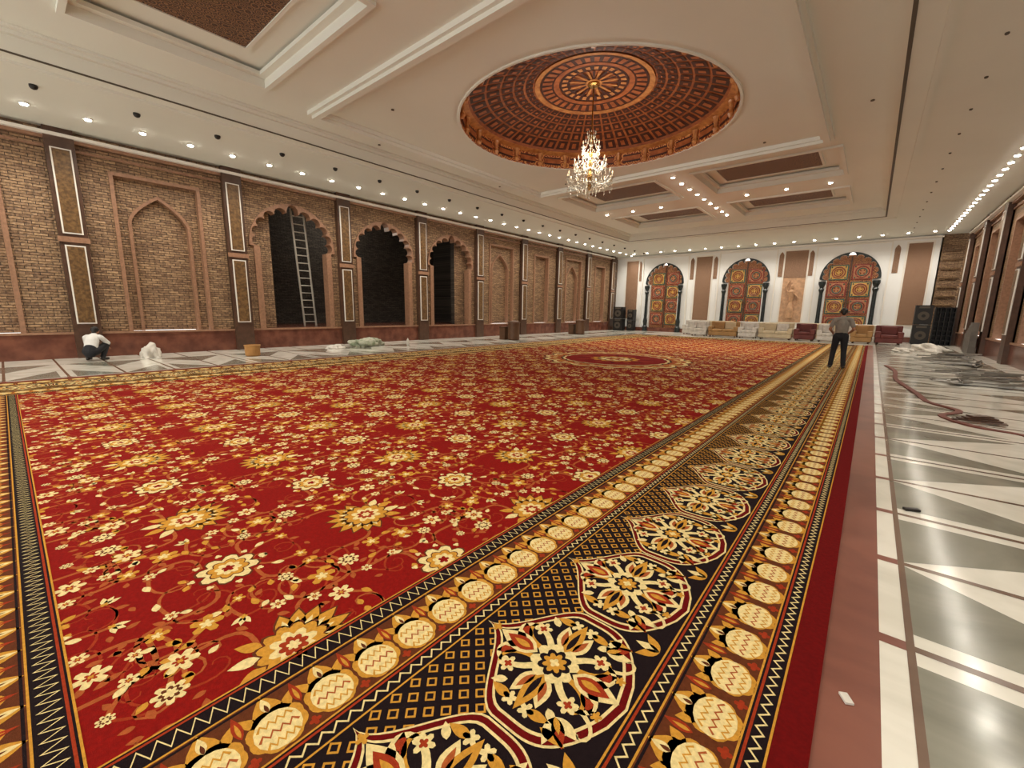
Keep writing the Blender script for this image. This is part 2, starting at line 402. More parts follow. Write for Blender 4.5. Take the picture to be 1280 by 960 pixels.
# ------------------------------------------------------------------ carpet
def carpmat(name,rgb,var=.22):
    return mat(name,rgb,.95,var=var,vscale=60,bump=.25,bscale=300,spec=.12)
cols=[("red",(136,16,10)),("darkred",(104,9,9)),("cream",(234,212,150)),("gold",(204,146,54)),("black",(28,17,20)),("tan",(172,88,44)),("brown",(98,50,26)),("rust",(158,54,26))]
RED,DRED,CREAM,GOLD,BLACK,TAN,BROWN,RUST=range(8)
CM=[carpmat("carpet_"+n,c) for n,c in cols]
ZC=.012;DZ=.0003
class Pat:
    def __init__(s): s.V=[];s.T=[];s.M=[]
    def fan(s,pts,lev,m,c=None):
        o=len(s.V);z=ZC+DZ*lev
        if c is None: c=(sum(p[0] for p in pts)/len(pts),sum(p[1] for p in pts)/len(pts))
        s.V.append((c[0],c[1],z));s.V+=[(p[0],p[1],z) for p in pts];n=len(pts)
        for i in range(n): s.T.append((o,o+1+i,o+1+(i+1)%n));s.M.append(m)
    def rect(s,x0,x1,y0,y1,lev,m): s.fan([(x0,y0),(x1,y0),(x1,y1),(x0,y1)],lev,m)
    def ell(s,cx,cy,rx,ry,lev,m,n=14): s.fan([(cx+rx*math.cos(2*pi*i/n),cy+ry*math.sin(2*pi*i/n)) for i in range(n)],lev,m,(cx,cy))
    def star(s,cx,cy,n,r0,r1,lev,m,rot=0,pw=1.,k=4):
        P=[]
        for i in range(n*k):
            t=2*pi*i/(n*k);r=r0+(r1-r0)*abs(math.cos(n*t/2))**pw
            P.append((cx+r*math.cos(t+rot),cy+r*math.sin(t+rot)))
        s.fan(P,lev,m,(cx,cy))
    def leaf(s,x,y,a,l,w,lev,m,bend=0.):
        P=[];n=6
        for i in range(n+1):
            t=i/n;ww=w*math.sin(pi*t**.8)
            P.append((t*l,ww+bend*math.sin(pi*t)))
        for i in range(n-1,0,-1):
            t=i/n;ww=w*math.sin(pi*t**.8)
            P.append((t*l,-ww+bend*math.sin(pi*t)))
        c,sn=math.cos(a),math.sin(a)
        s.fan([(x+p*c-q*sn,y+p*sn+q*c) for p,q in P],lev,m)
    def rib(s,pts,w,lev,m,taper=False):
        o=len(s.V);z=ZC+DZ*lev;n=len(pts)
        for i in range(n):
            a=pts[max(i-1,0)];b=pts[min(i+1,n-1)];dx,dy=b[0]-a[0],b[1]-a[1];d=math.hypot(dx,dy) or 1
            ww=w/2*(1-.7*i/(n-1) if taper else 1)
            s.V.append((pts[i][0]-dy/d*ww,pts[i][1]+dx/d*ww,z));s.V.append((pts[i][0]+dy/d*ww,pts[i][1]-dx/d*ww,z))
        for i in range(n-1):
            q=o+2*i;s.T+=[(q,q+1,q+3),(q,q+3,q+2)];s.M+=[m,m]
    def curl(s,x,y,a,r,sg,w,lev,m,turns=1.1,n=12):
        P=[];cx,cy=x,y;ang=a;step=r*2.2/n
        for i in range(n):
            P.append((cx,cy));ang+=sg*(.12+2*pi*turns*(i/n)**1.6/n*1.9);st=step*(1-.55*i/n)
            cx+=math.cos(ang)*st;cy+=math.sin(ang)*st
        s.rib(P,w,lev,m,True);return P[-1]
    def arr(s): return np.array(s.V,dtype=np.float64),np.array(s.T,dtype=np.int64),np.array(s.M,dtype=np.int64)
class Acc:
    def __init__(s): s.V=[];s.T=[];s.M=[];s.n=0
    def put(s,arr,fn=None):
        V,T,Mi=arr
        if fn is not None: V=fn(V)
        s.V.append(V);s.T.append(T+s.n);s.M.append(Mi);s.n+=len(V)
ACC=Acc()
fx0,fx1,fy0,fy1=-10.57,-1.75,0.0,26.4;BD=1.65
TX,TY=1.72,1.75
rng=random.Random(11)
P=Pat()
def bigGold(x,y,rot):
    for k in range(9):
        a=rot+pi/2+(k-4)*.36;P.leaf(x+.06*math.cos(a),y+.06*math.sin(a),a,.19+.03*math.cos((k-4)*.4),.05,2,BROWN);P.leaf(x+.06*math.cos(a),y+.06*math.sin(a),a,.175+.03*math.cos((k-4)*.4),.042,3,GOLD)
        P.leaf(x+.1*math.cos(a),y+.1*math.sin(a),a,.09,.014,4,CREAM)
    P.star(x,y,12,.13,.165,4,BROWN,rot);P.star(x,y,12,.12,.15,5,GOLD,rot)
    P.star(x,y,8,.07,.105,6,CREAM,rot);P.star(x,y,8,.045,.065,7,RUST,rot);P.star(x,y,6,.02,.032,8,CREAM,rot)
    for k in range(4):
        a=rot-pi/2+(k-1.5)*.5;P.leaf(x+.13*math.cos(a),y+.13*math.sin(a),a,.12,.03,3,CREAM if k%2 else GOLD)
def bigCream(x,y,rot):
    P.star(x,y,8,.12,.165,2,BROWN,rot,.7);P.star(x,y,8,.108,.152,3,CREAM,rot,.7);P.star(x,y,8,.084,.108,4,BROWN,rot)
    P.star(x,y,8,.076,.1,5,GOLD,rot);P.star(x,y,8,.05,.068,6,CREAM,rot);P.star(x,y,5,.02,.035,7,RED,rot)
    for k in range(8):
        a=rot+k*pi/4+pi/8;P.star(x+.175*math.cos(a),y+.175*math.sin(a),3,.012,.02,3,CREAM,a)
def small(x,y,r,kind,rot):
    if kind==0:
        P.star(x,y,6,r*.5,r,3,CREAM,rot,.6);P.star(x,y,6,r*.2,r*.42,4,RUST,rot);P.star(x,y,4,r*.1,r*.18,5,GOLD,rot)
    elif kind==1:
        P.star(x,y,8,r*.6,r,3,CREAM,rot,.5);P.star(x,y,8,r*.42,r*.62,4,BROWN,rot);P.star(x,y,6,r*.25,r*.42,5,CREAM,rot)
    elif kind==2:
        P.star(x,y,5,r*.45,r,3,GOLD,rot,.7);P.star(x,y,5,r*.2,r*.45,4,CREAM,rot)
    else:
        for k in(-1,0,1): P.leaf(x,y,rot+k*.65,r*1.5,r*.32,3,CREAM)
        P.star(x,y,4,r*.2,r*.4,4,GOLD,rot)
B4=[(.0,.66,'g',0),(TX/2,.66+TY/2,'g',pi),(0,.66+TY/2,'c',0),(TX/2,.66,'c',.4)]
for x,y,t,r in B4: (bigGold if t=='g' else bigCream)(x,y,r)
pts=[(x,y,.26) for x,y,_,_ in B4]
def far(x,y,d):
    for px,py,pr in pts:
        dx=abs(x-px);dx=min(dx,TX-dx);dy=abs(y-py);dy=min(dy,TY-dy)
        if math.hypot(dx,dy)<d+pr: return False
    return True
n=0
for it in range(9000):
    x,y=rng.uniform(.04,TX/2-.04),rng.uniform(0,TY);r=rng.uniform(.05,.08) if n<10 else rng.uniform(.03,.046)
    if n>25: break
    if far(x,y,r*1.35) :
        k=rng.choice([0,0,1,2,2,3]);a=rng.uniform(0,6.28)
        for (xx,aa) in((x,a),(TX-x,pi-a)):
            small(xx,y,r,k,aa);pts.append((xx,y,r*1.1))
            sg=1 if xx==x else -1
            bb=aa+2.2*sg
            e=P.curl(xx,y,bb,.28,sg,.02,1,TAN)
            P.leaf(e[0],e[1],bb+1*sg,.055,.016,2,CREAM if n%2 else GOLD)
            P.curl(xx,y,bb+2.2*sg,.22,-sg,.015,1,RUST)
            P.leaf(xx+.1*math.cos(bb),y+.1*math.sin(bb),bb+.6*sg,.07,.018,2,CREAM if rng.random()<.35 else GOLD)
            P.leaf(xx+.08*math.cos(bb+2),y+.08*math.sin(bb+2),bb+2.9*sg,.06,.016,2,TAN)
            P.leaf(xx+.13*math.cos(bb+4),y+.13*math.sin(bb+4),bb+4.5*sg,.05,.014,2,TAN)
        n+=1
for x,y,t,r in B4:
    for q in range(4):
        a=pi/4+q*pi/2;pp=[]
        for i in range(15):
            tt=i/14;d=.15+.5*tt;o=.09*math.sin(2*pi*tt)*(1 if q%2 else -1)
            pp.append((x+d*math.cos(a)-o*math.sin(a),y+d*math.sin(a)+o*math.cos(a)))
        P.rib(pp,.022,1,TAN)
tile=P.arr()
i0=int(math.floor((fx0-fx1)/TX))-1
for i in range(i0,1):
    for j in range(-1,int((fy1-fy0)/TY)+1):
        V=tile[0]+np.array([-1.8+i*TX,j*TY,0])
        c=V[tile[1]].mean(axis=1)
        keep=(c[:,0]>fx0-.1)&(c[:,0]<fx1+.1)&(c[:,1]>fy0-.1)&(c[:,1]<fy1+.1)
        if keep.any(): ACC.put((V,tile[1][keep],tile[2][keep]))
P=Pat()
P.rect(fx0-BD-.15,fx1+BD+.12,fy0-BD-.12,fy1+BD+.12,0,DRED)
P.rect(fx0,fx1,fy0,fy1,.5,RED)
mx,my=-6.16,12.5
P.star(mx,my,16,2.15,2.35,9,BROWN);P.star(mx,my,16,2.1,2.28,10,CREAM);P.star(mx,my,16,2.0,2.15,11,TAN)
for k in range(48):
    a=2*pi*k/48;P.star(mx+1.93*math.cos(a),my+1.93*math.sin(a),6,.05,.1,12,CREAM if k%2 else GOLD,a)
P.star(mx,my,24,1.68,1.74,12,BLACK);P.star(mx,my,24,1.62,1.68,13,CREAM);P.star(mx,my,24,1.56,1.6,14,RED)
for k in range(16):
    a=2*pi*k/16;P.leaf(mx+.75*math.cos(a),my+.75*math.sin(a),a,.55,.06,15,DRED if k%2 else RUST)
P.star(mx,my,12,.62,.78,15,GOLD);P.star(mx,my,12,.5,.62,16,BROWN);P.star(mx,my,12,.4,.52,17,CREAM);P.star(mx,my,8,.2,.32,18,RED);P.star(mx,my,8,.08,.14,19,GOLD)
ACC.put(P.arr())
bands=dict(g1=(0,.12),y1=(.12,.4),g2=(.4,.49),main=(.49,1.23),g3=(1.23,1.32),y2=(1.32,1.57),g4=(1.57,1.66))
LB=6
def guard(d0,d1,L):
    q=Pat();n=int(L/.055);p=L/n
    q.fan([(0,d0),(L,d0),(L,d1),(0,d1)],LB,BLACK)
    for a in(d0,d1-.008): q.fan([(0,a),(L,a),(L,a+.008),(0,a+.008)],LB+1,GOLD)
    q.fan([(0,d0+.016),(L,d0+.016),(L,d0+.026),(0,d0+.026)],LB+1,RUST)
    lo,hi=d0+.036,d1-.024;z=[]
    for i in range(n): z+=[(i*p,lo),(i*p+p/2,hi)]
    z.append((L,lo));q.rib(z,.010,LB+2,CREAM)
    return q.arr()
def yellow(d0,d1,L,per):
    q=Pat();n=int(round(L/per));p=L/n;q.fan([(0,d0),(L,d0),(L,d1),(0,d1)],LB,BROWN)
    q.fan([(0,d0+.006),(L,d0+.006),(L,d0+.016),(0,d0+.016)],LB+1,BLACK)
    w=d1-d0;c=(d0+d1)/2;e=c+.13*w
    for i in range(n):
        s=(i+.5)*p
        # lobed gold cartouche with a flame tip towards the field
        q.leaf(s,e-.05*w,-pi/2,w*.58,p*.26,LB+1,GOLD)
        for sx in(-1,1): q.leaf(s+sx*p*.2,e-.16*w,-pi/2+sx*.55,w*.34,p*.1,LB+1,GOLD)
        q.star(s,e,8,min(p*.46,w*.36),min(p*.5,w*.4),LB+1,GOLD,pi/8)
        q.ell(s,e+.02*w,p*.39,w*.30,LB+2,CREAM,16)
        # meander lines across the cream body
        for k,dy in enumerate((-.12,.04,.20)):
            zz=[];hwd=p*.33*math.sqrt(max(.1,1-((dy-.02)/.32)**2))
            for t in range(9): zz.append((s-hwd+2*hwd*t/8,e+dy*w+.045*w*(-1)**t*(.9)))
            q.rib(zz,w*.035,LB+3,GOLD if k!=1 else TAN)
        q.leaf(s,e-.3*w,-pi/2,w*.28,p*.08,LB+3,CREAM);q.leaf(s,e-.3*w,-pi/2,w*.16,p*.035,LB+4,BROWN)
        # spade between ornaments
        q.leaf(s-p*.5,c-.02*w,-pi/2,w*.42,p*.085,LB+2,RUST);q.leaf(s-p*.5,c-.06*w,-pi/2,w*.26,p*.035,LB+3,GOLD)
        q.star(s-p*.5,c+.40*w,4,p*.06,p*.11,LB+3,RUST)
    return q.arr()
def mainborder(L,phase,per=.71):
    d0,d1=bands['main'];q=Pat();q.fan([(0,d0),(L,d0),(L,d1),(0,d1)],LB,BLACK)
    A_=[q.arr()]
    m=Pat();h=per/2;W=(d1-d0);c=d0+.40;st=.046   # cartouche centre; more room on the field side for the lattice
    for i in range(-7,8):
        for j in range(0,8):
            s_=h+i*st;dd=d0+.03+j*st
            if (i+j)%2 or j*st>.36*(1-(abs(i*st)/.36)**1.5): continue
            r=st*.6
            m.fan([(s_-r,dd),(s_,dd-r),(s_+r,dd),(s_,dd+r)],LB+1,GOLD)
            m.fan([(s_-r*.6,dd),(s_,dd-r*.6),(s_+r*.6,dd),(s_,dd+r*.6)],LB+2,BLACK)
    for k in(-1,0,1):   # little palmette on the outer shoulder
        m.leaf(h,d1-.02,-pi/2+k*.7,.11,.022,LB+1,GOLD if k else CREAM)
    hin=c-d0-.012;hout=d1-c-.006
    def ogee(g):
        hw=h-.003-g;Q=[]
        inn=[(hw*(.5+.5*math.cos(pi*(i/12)**.95)),-(hin-g*1.3)*(.12+.88*(i/12))) for i in range(13)]
        out=[(hw*(1-(i/12)**2.6*(.86 if i<12 else 1)) if i<12 else 0,(hout-g*1.1)*(.12+.88*(i/12)**.9)) for i in range(13)]
        right_out=[(a,c+b) for a,b in out];left_out=[(-a,c+b) for a,b in out][::-1]
        left_in=[(-a,c+b) for a,b in inn];right_in=[(a,c+b) for a,b in inn][::-1]
        return right_out+left_out+left_in+right_in
    m.fan(ogee(0),LB+3,CREAM,(0,c));m.fan(ogee(.009),LB+4,DRED,(0,c));m.fan(ogee(.034),LB+5,CREAM,(0,c));m.fan(ogee(.046),LB+6,BLACK,(0,c))
    z=LB+7
    for sx in(-1,1):
        for sy in(-1,1):
            A=lambda a,b:(sx*a,c+sy*b)
            an=lambda t: math.atan2(sy*math.sin(t),sx*math.cos(t))
            sg=sx*sy
            p=A(.05,.05);m.curl(p[0],p[1],an(.55),.2,sg,.034,z,CREAM,.95,14)
            p=A(.03,.09);m.curl(p[0],p[1],an(1.5),.15,-sg,.026,z,GOLD,.9,12)
            p=A(.08,.02);m.leaf(p[0],p[1],an(.3),.15,.036,z,CREAM);m.leaf(p[0]+sx*.02,p[1]+sy*.006,an(.3),.1,.016,z+1,TAN)
            p=A(.25,.04);m.leaf(p[0],p[1],an(1.7),.1,.022,z,GOLD);m.star(p[0],p[1],5,.018,.034,z,CREAM,an(.5))
            p=A(.13,.15);m.star(p[0],p[1],6,.024,.044,z+1,CREAM);m.star(p[0],p[1],4,.01,.02,z+2,RUST)
            p=A(.02,.16);m.leaf(p[0],p[1],an(.7),.12,.026,z,RUST)
            p=A(.19,.1);m.leaf(p[0],p[1],an(.9),.07,.018,z,CREAM)
        # fuller outer corners: red tulip, cream scroll and gold leaves
        p=(sx*.2,c+.14)
        aa=math.atan2(.7,sx*.7)
        for k in(-1,0,1): m.leaf(p[0],p[1],aa+k*.6,.12,.024,z,RUST if k==0 else CREAM)
        m.leaf(p[0],p[1],aa,.07,.012,z+1,GOLD);m.curl(sx*.12,c+.2,math.atan2(.9,sx*.2),.11,-sx,.02,z,CREAM,.9,10)
        m.leaf(sx*.27,c+.12,math.atan2(1,sx*.05),.11,.018,z,GOLD);m.star(sx*.1,c+.255,5,.012,.024,z,GOLD)
    for sy in(-1,1):
        a=pi/2*sy
        m.leaf(0,c+sy*.09,a,.21,.055,z+1,CREAM);m.leaf(0,c+sy*.11,a,.15,.036,z+2,RUST);m.leaf(0,c+sy*.13,a,.09,.016,z+3,GOLD)
        for k in(-1,1): m.leaf(0,c+sy*.17,a+k*.75,.1,.02,z+1,CREAM)
    m.star(0,d0+.075,4,.012,.026,z+2,GOLD)
    for sx in(-1,1): m.leaf(sx*.06,c,0 if sx>0 else pi,.22,.036,z+1,GOLD);m.leaf(sx*.09,c,0 if sx>0 else pi,.13,.014,z+2,BLACK)
    m.star(0,c,8,.075,.108,z+2,CREAM,pi/8,.7);m.star(0,c,8,.055,.075,z+3,BLACK);m.star(0,c,8,.035,.054,z+4,GOLD);m.star(0,c,4,.014,.024,z+5,CREAM)
    ma=m.arr();s0=phase
    while s0-h<0: s0+=per
    while s0+h+.3<=L:
        V=ma[0].copy();V[:,0]+=s0;A_.append((V,ma[1],ma[2]));s0+=per
    return A_
def side(fn,L,phase):
    for g in('g1','g2','g3','g4'): ACC.put(guard(*bands[g],L),fn)
    ACC.put(yellow(*bands['y1'],L,.2),fn);ACC.put(yellow(*bands['y2'],L,.235),fn)
    for a in mainborder(L,phase): ACC.put(a,fn)
def mk(kind):
    def fn(V):
        W=V.copy();s,d=V[:,0],V[:,1]
        if kind=='r': W[:,0]=fx1+d;W[:,1]=fy0-BD+s
        if kind=='l': W[:,0]=fx0-d;W[:,1]=fy0-BD+s
        if kind=='n': W[:,0]=fx0+s;W[:,1]=fy0-d
        if kind=='f': W[:,0]=fx0+s;W[:,1]=fy1+d
        return W
    return fn
LY=fy1-fy0+2*BD;LX=fx1-fx0
side(mk('r'),LY,(1.34+BD)%.71);side(mk('l'),LY,.3);side(mk('n'),LX,.35);side(mk('f'),LX,.35)
V=np.concatenate(ACC.V);T=np.concatenate(ACC.T);Mi=np.concatenate(ACC.M)
a,b,c=V[T[:,0]],V[T[:,1]],V[T[:,2]]
cz=(b[:,0]-a[:,0])*(c[:,1]-a[:,1])-(b[:,1]-a[:,1])*(c[:,0]-a[:,0])
fl=cz<0;T[fl]=T[fl][:,[0,2,1]]
me=bpy.data.meshes.new("carpet")
me.vertices.add(len(V));me.vertices.foreach_set("co",V.astype(np.float32).ravel())
me.loops.add(len(T)*3);me.loops.foreach_set("vertex_index",T.astype(np.int32).ravel())
me.polygons.add(len(T));me.polygons.foreach_set("loop_start",np.arange(0,len(T)*3,3,dtype=np.int32))
for m in CM: me.materials.append(m)
me.polygons.foreach_set("material_index",Mi.astype(np.int32))
me.update(calc_edges=True);me.validate()
ob=bpy.data.objects.new("patterned_carpet",me);bpy.context.collection.objects.link(ob)
B=MB();x0,x1,y0,y1=fx0-BD-.15,fx1+BD+.12,fy0-BD-.12,fy1+BD+.12
B.box(x0,x1,y0,y1,.002,ZC-.0002,CM[DRED]);B.build("carpet_backing",parent=ob)

# ------------------------------------------------------------------ ceiling
TC=lambda a,b,z:(a,b,z)
B=MB()
IX0,IX1,IY0,IY1=-12.6,-.1,-5.0,26.6
outer=[(XL-.3,YB-3),(XR+.3,YB-3),(XR+.3,YF+.6),(XL-.3,YF+.6)]
inner=[(IX0,IY0),(IX1,IY0),(IX1,IY1),(IX0,IY1)]
fillpoly(B,TC,[outer,inner],ZS,M_ceil)
cof=[]
for xa,xb_,pa,pb in((-11.1,-6.9,-10.3,-7.3),(-5.5,-1.35,-5.0,-1.95)):
    for ya,yb,qa,qb in((16.4,19.5,16.95,18.95),(21.5,24.6,22.05,24.05),(1.3,4.43,1.8,3.8),(-3.8,-.7,-3.2,-1.2)):
        cof.append((xa,xb_,ya,yb,pa,pb,qa,qb))
DCX,DCY,DR=-6.35,10.75,3.5
circ=[(DCX+DR*math.cos(2*pi*i/72),DCY+DR*math.sin(2*pi*i/72)) for i in range(72)]
fillpoly(B,TC,[inner]+[[(a,c),(b,c),(b,d),(a,d)] for a,b,c,d,_,_,_,_ in cof]+[circ],ZI,M_ceil)
def ring(x0,x1,y0,y1,za,zb,m):
    q=[(x0,y0),(x1,y0),(x1,y1),(x0,y1)]
    for i in range(4):
        p,r=q[i],q[(i+1)%4];B.quad((*p,za),(*r,za),(*r,zb),(*p,zb),m)
def frame(x0,x1,y0,y1,w,za,zb,m):
    B.box(x0,x1,y0,y0+w,za,zb,m);B.box(x0,x1,y1-w,y1,za,zb,m);B.box(x0,x0+w,y0+w,y1-w,za,zb,m);B.box(x1-w,x1,y0+w,y1-w,za,zb,m)
ring(IX0,IX1,IY0,IY1,ZS,ZI,M_ceil)
frame(IX0-.06,IX1+.06,IY0-.06,IY1+.06,.06,ZS-.012,ZS+.005,M_groove)  # shade of the ceiling gap put in as a dark-coloured strip
frame(IX0-.5,IX1+.5,IY0-.5,IY1+.5,.09,ZS-.05,ZS,M_ceil)
frame(IX0,IX1,IY0,IY1,.1,ZI-.12,ZI,M_ceil);frame(IX0,IX1,IY0,IY1,.2,ZI-.05,ZI,M_ceil)
for a,b,c,d,pa,pb,qa,qb in cof:
    zt=ZI+.26
    ring(a,b,c,d,ZI,zt,M_ceil);B.quad((a,c,zt),(b,c,zt),(b,d,zt),(a,d,zt),M_ceil)
    frame(a-.1,b+.1,c-.1,d+.1,.1,ZI-.06,ZI,M_ceil)
    frame(a,b,c,d,.14,zt-.14,zt-.06,M_ceil)
    frame(pa-.07,pb+.07,qa-.07,qb+.07,.07,zt-.05,zt,M_ceil)
    B.box(pa,pb,qa,qb,zt-.03,zt-.01,M_coff)
frame(-11.6,-1.4,5.6,15.5,.3,ZI-.1,ZI,M_ceil);frame(-11.52,-1.48,5.68,15.42,.15,ZI-.18,ZI-.1,M_ceil)
vs=[];n=72
prof=[(DR-.0,ZI),(DR+.01,ZI-.03),(DR+.06,ZI-.03),(DR+.07,ZI)]
for r,z in prof:
    for i in range(n): vs.append((DCX+r*math.cos(2*pi*i/n),DCY+r*math.sin(2*pi*i/n),z))
fs=[(j*n+i,j*n+(i+1)%n,(j+1)*n+(i+1)%n,(j+1)*n+i) for j in range(3) for i in range(n)]
B.add(vs,fs,M_ceil)
B.build("ceiling")

# ------------------------------------------------------------------ dome
M_dg=mat("dome_gilt_rib",(176,100,54),.45,rgb2=(138,72,36),vscale=6)
M_dd=mat("dome_dark_coffer",(78,38,30),.5,rgb2=(54,27,22),vscale=5)
M_dl=mat("dome_light_gold",(206,142,80),.4,rgb2=(168,102,54),vscale=8)
M_dor=voromat("dome_ornate_band",(128,56,28),(186,104,52),(216,152,86),4.5)
B=MB()
H0=ZI+.38;RISE=.62
def dome(r,da=0.):
    rr=min(r/DR,1);return H0+RISE*(1-rr*rr)+da
def dp(r,t,da=0.): return (DCX+r*math.cos(t),DCY+r*math.sin(t),dome(r,da))
N=48
for i in range(N*2):
    t0,t1=pi*i/N,pi*(i+1)/N
    f=lambda t,z,r=DR:(DCX+r*math.cos(t),DCY+r*math.sin(t),z)
    B.quad(f(t0,ZI-.02),f(t1,ZI-.02),f(t1,H0),f(t0,H0),M_dor)
for i in range(24):
    t0,t1=2*pi*(i+.18)/24,2*pi*(i+.82)/24
    for k in range(4):
        ta=t0+(t1-t0)*k/4;tb=t0+(t1-t0)*(k+1)/4
        f=lambda t,z,r:(DCX+r*math.cos(t),DCY+r*math.sin(t),z)
        B.quad(f(ta,ZI+.07,DR-.03),f(tb,ZI+.07,DR-.03),f(tb,H0-.07,DR-.03),f(ta,H0-.07,DR-.03),M_dd)
        B.quad(f(ta,ZI+.12,DR-.04),f(tb,ZI+.12,DR-.04),f(tb,H0-.12,DR-.04),f(ta,H0-.12,DR-.04),M_dg)
    t=2*pi*i/24
    B.lathe(DCX+(DR-.05)*math.cos(t),DCY+(DR-.05)*math.sin(t),[(.05,ZI),(.09,ZI+.08),(.05,ZI+.16),(.08,H0-.04),(.1,H0)],M_dl,8)
def ringband(r0,r1,m,da=0.,n=96):
    s=max(1,int(math.ceil((r1-r0)/.12)))
    for j in range(s):
        ra=r0+(r1-r0)*j/s;rb=r0+(r1-r0)*(j+1)/s
        for i in range(n):
            t0,t1=2*pi*i/n,2*pi*(i+1)/n
            B.quad(dp(ra,t0,da),dp(ra,t1,da),dp(rb,t1,da),dp(rb,t0,da),m)
def cell(r0,r1,t0,t1,m,da):
    rm=(r0+r1)/2
    B.quad(dp(r0,t0,da),dp(r0,t1,da),dp(rm,t1,da),dp(rm,t0,da),m);B.quad(dp(rm,t0,da),dp(rm,t1,da),dp(r1,t1,da),dp(r1,t0,da),m)
ringband(0.001,DR,M_dg,.06)
ringband(DR-.2,DR,M_dl,.0)
rs=[DR-.22,DR-.66,DR-1.05,DR-1.39,DR-1.68,DR-1.93]
for j in range(5):
    r1,r0=rs[j],rs[j+1]
    for i in range(N):
        t0,t1=2*pi*i/N,2*pi*(i+1)/N;w=(t1-t0)
        cell(r0+.03,r1-.03,t0+w*.1,t1-w*.1,M_dd,.045)
        cell(r0+.11,r1-.11,t0+w*.34,t1-w*.34,M_dg,.035)
ringband(1.42,1.55,M_dl,.03);ringband(1.05,1.4,M_dd,.03)
for i in range(36):
    t=2*pi*i/36;cell(1.1,1.35,t,t+.1,M_dg,.02)
ringband(.92,1.05,M_dg,.02);ringband(.62,.9,M_dd,.03)
for i in range(24):
    t=2*pi*i/24;B.add([dp(.2,t-.12,.01),dp(.2,t+.12,.01),dp(.6,t+.06,.01),dp(.66,t,.01),dp(.6,t-.06,.01)],[(0,1,2,3,4)],M_dl if i%2 else M_dd)
    cell(.7,.84,t,t+.14,M_dl,.02)
ringband(.001,.22,M_dl,.0,24)
B.build("ceiling_dome")

# ------------------------------------------------------------------ chandelier
M_cry=mat("crystal",(214,204,184),.12,var=.5,vscale=40,emit=.03)  # faint emission added in place of light refracted by the glass
M_brass=mat("brass",(176,136,76),.25,metal=.8,var=.2)
M_bulb=mat("added_bulb_glow",(255,226,180),.4,emit=.9)  # glow added to bulbs of a chandelier that is switched off
B=MB();cx,cy=DCX,DCY
B.tube([(cx,cy,6.3),(cx,cy,6.7),(cx,cy,7.35)],.018,M_brass,6)
B.lathe(cx,cy,[(.1,7.33),(.16,7.36),(.16,7.4)],M_brass,12)
B.lathe(cx,cy,[(.02,4.75),(.05,4.85),(.03,5.0),(.09,5.1),(.04,5.25),(.06,5.45),(.03,5.6),(.08,5.72),(.03,5.85),(.05,6.1),(.015,6.32)],M_brass,12)
def tier(r,z,n,up):
    for i in range(n):
        t=2*pi*i/n;c_,s_=math.cos(t),math.sin(t)
        pp=[]
        for k in range(9):
            q=k/8;rr=.04+(r-.04)*q;zz=z-.12*math.sin(pi*q)+.06*q
            pp.append((cx+rr*c_,cy+rr*s_,zz))
        B.tube(pp,.012,M_cry,5)
        X,Y,Z=pp[-1]
        B.lathe(X,Y,[(.015,Z-.03),(.05,Z+.01),(.055,Z+.025),(.016,Z+.03),(.014,Z+.1)],M_cry,8)
        B.lathe(X,Y,[(.012,Z+.1),(.02,Z+.125),(.012,Z+.155),(.003,Z+.185)],M_bulb,6)
        for k in range(5): B.octa(X,Y,Z-.05-.045*k,.014,.024,M_cry)
        B.octa(X,Y,Z-.3,.022,.045,M_cry)
        t2=2*pi*(i+1)/n
        for k in range(1,8):
            q=k/8;tt=t+(t2-t)*q;B.octa(cx+r*math.cos(tt),cy+r*math.sin(tt),Z-.14*math.sin(pi*q),.012,.018,M_cry)
        for k in range(1,11):
            q=k/11;rr=r*(1-q)+.05*q;B.octa(cx+rr*c_,cy+rr*s_,Z+up*q-.1*math.sin(pi*q),.013,.018,M_cry)
tier(.6,5.0,14,.55);tier(.42,5.35,10,.45);tier(.24,5.75,6,.35)
for r,z in((.5,4.9),(.4,4.83),(.3,4.76),(.2,4.7),(.1,4.64)):
    n=max(5,int(r*60))
    for i in range(n):
        t=2*pi*i/n;B.octa(cx+r*math.cos(t),cy+r*math.sin(t),z,.017,.04,M_cry)
B.octa(cx,cy,4.55,.03,.06,M_cry)
for r,z in((.1,6.12),(.16,6.02),(.12,6.22)):
    for i in range(12):
        t=2*pi*i/12;B.octa(cx+r*math.cos(t),cy+r*math.sin(t),z,.014,.04,M_cry)
ch=B.build("chandelier")

# ------------------------------------------------------------------ spotlights
M_lamp=mat("spot_lens",(255,246,230),.4,emit=40)
M_ring=mat("spot_housing",(200,196,188),.4,metal=.3)
spots=empty("ceiling_spotlights")
B=MB()
def lampfix(x,y,z):
    B.lathe(x,y,[(.085,z),(.085,z-.03),(.065,z-.03)],M_ring,10)
    B.lathe(x,y,[(.062,z-.031),(.062,z-.05)],M_lamp,10)
sp=[]
for k in range(-6,32):
    y=.9+1.04*k;lampfix(-15.4,y,ZS);sp.append((-15.4,y,1))
y=-5
while y<33: lampfix(2.55,y,ZS);y+=.72
y=-5
while y<33: sp.append((2.55,y,1));y+=1.44
x=-14.8
while x<2.3: lampfix(x,32.3,ZS);sp.append((x,32.3,1));x+=1.05
for y in np.arange(16.4,24.9,.95): lampfix(-6.2,y,ZI)
for y in(16.6,18.6,20.5,22.6,24.6): sp.append((-6.2,y,2))
for x in(-11.0,-9.6,-8.2,-4.6,-3.2,-1.8): lampfix(x,20.5,ZI);sp.append((x,20.5,2))
for y in(-3,-1,1.4,3.4): lampfix(-6.2,y,ZI);sp.append((-6.2,y,2))
for x in(-10.6,-8.8,-4.0,-2.2): lampfix(x,.3,ZI);sp.append((x,.3,2))
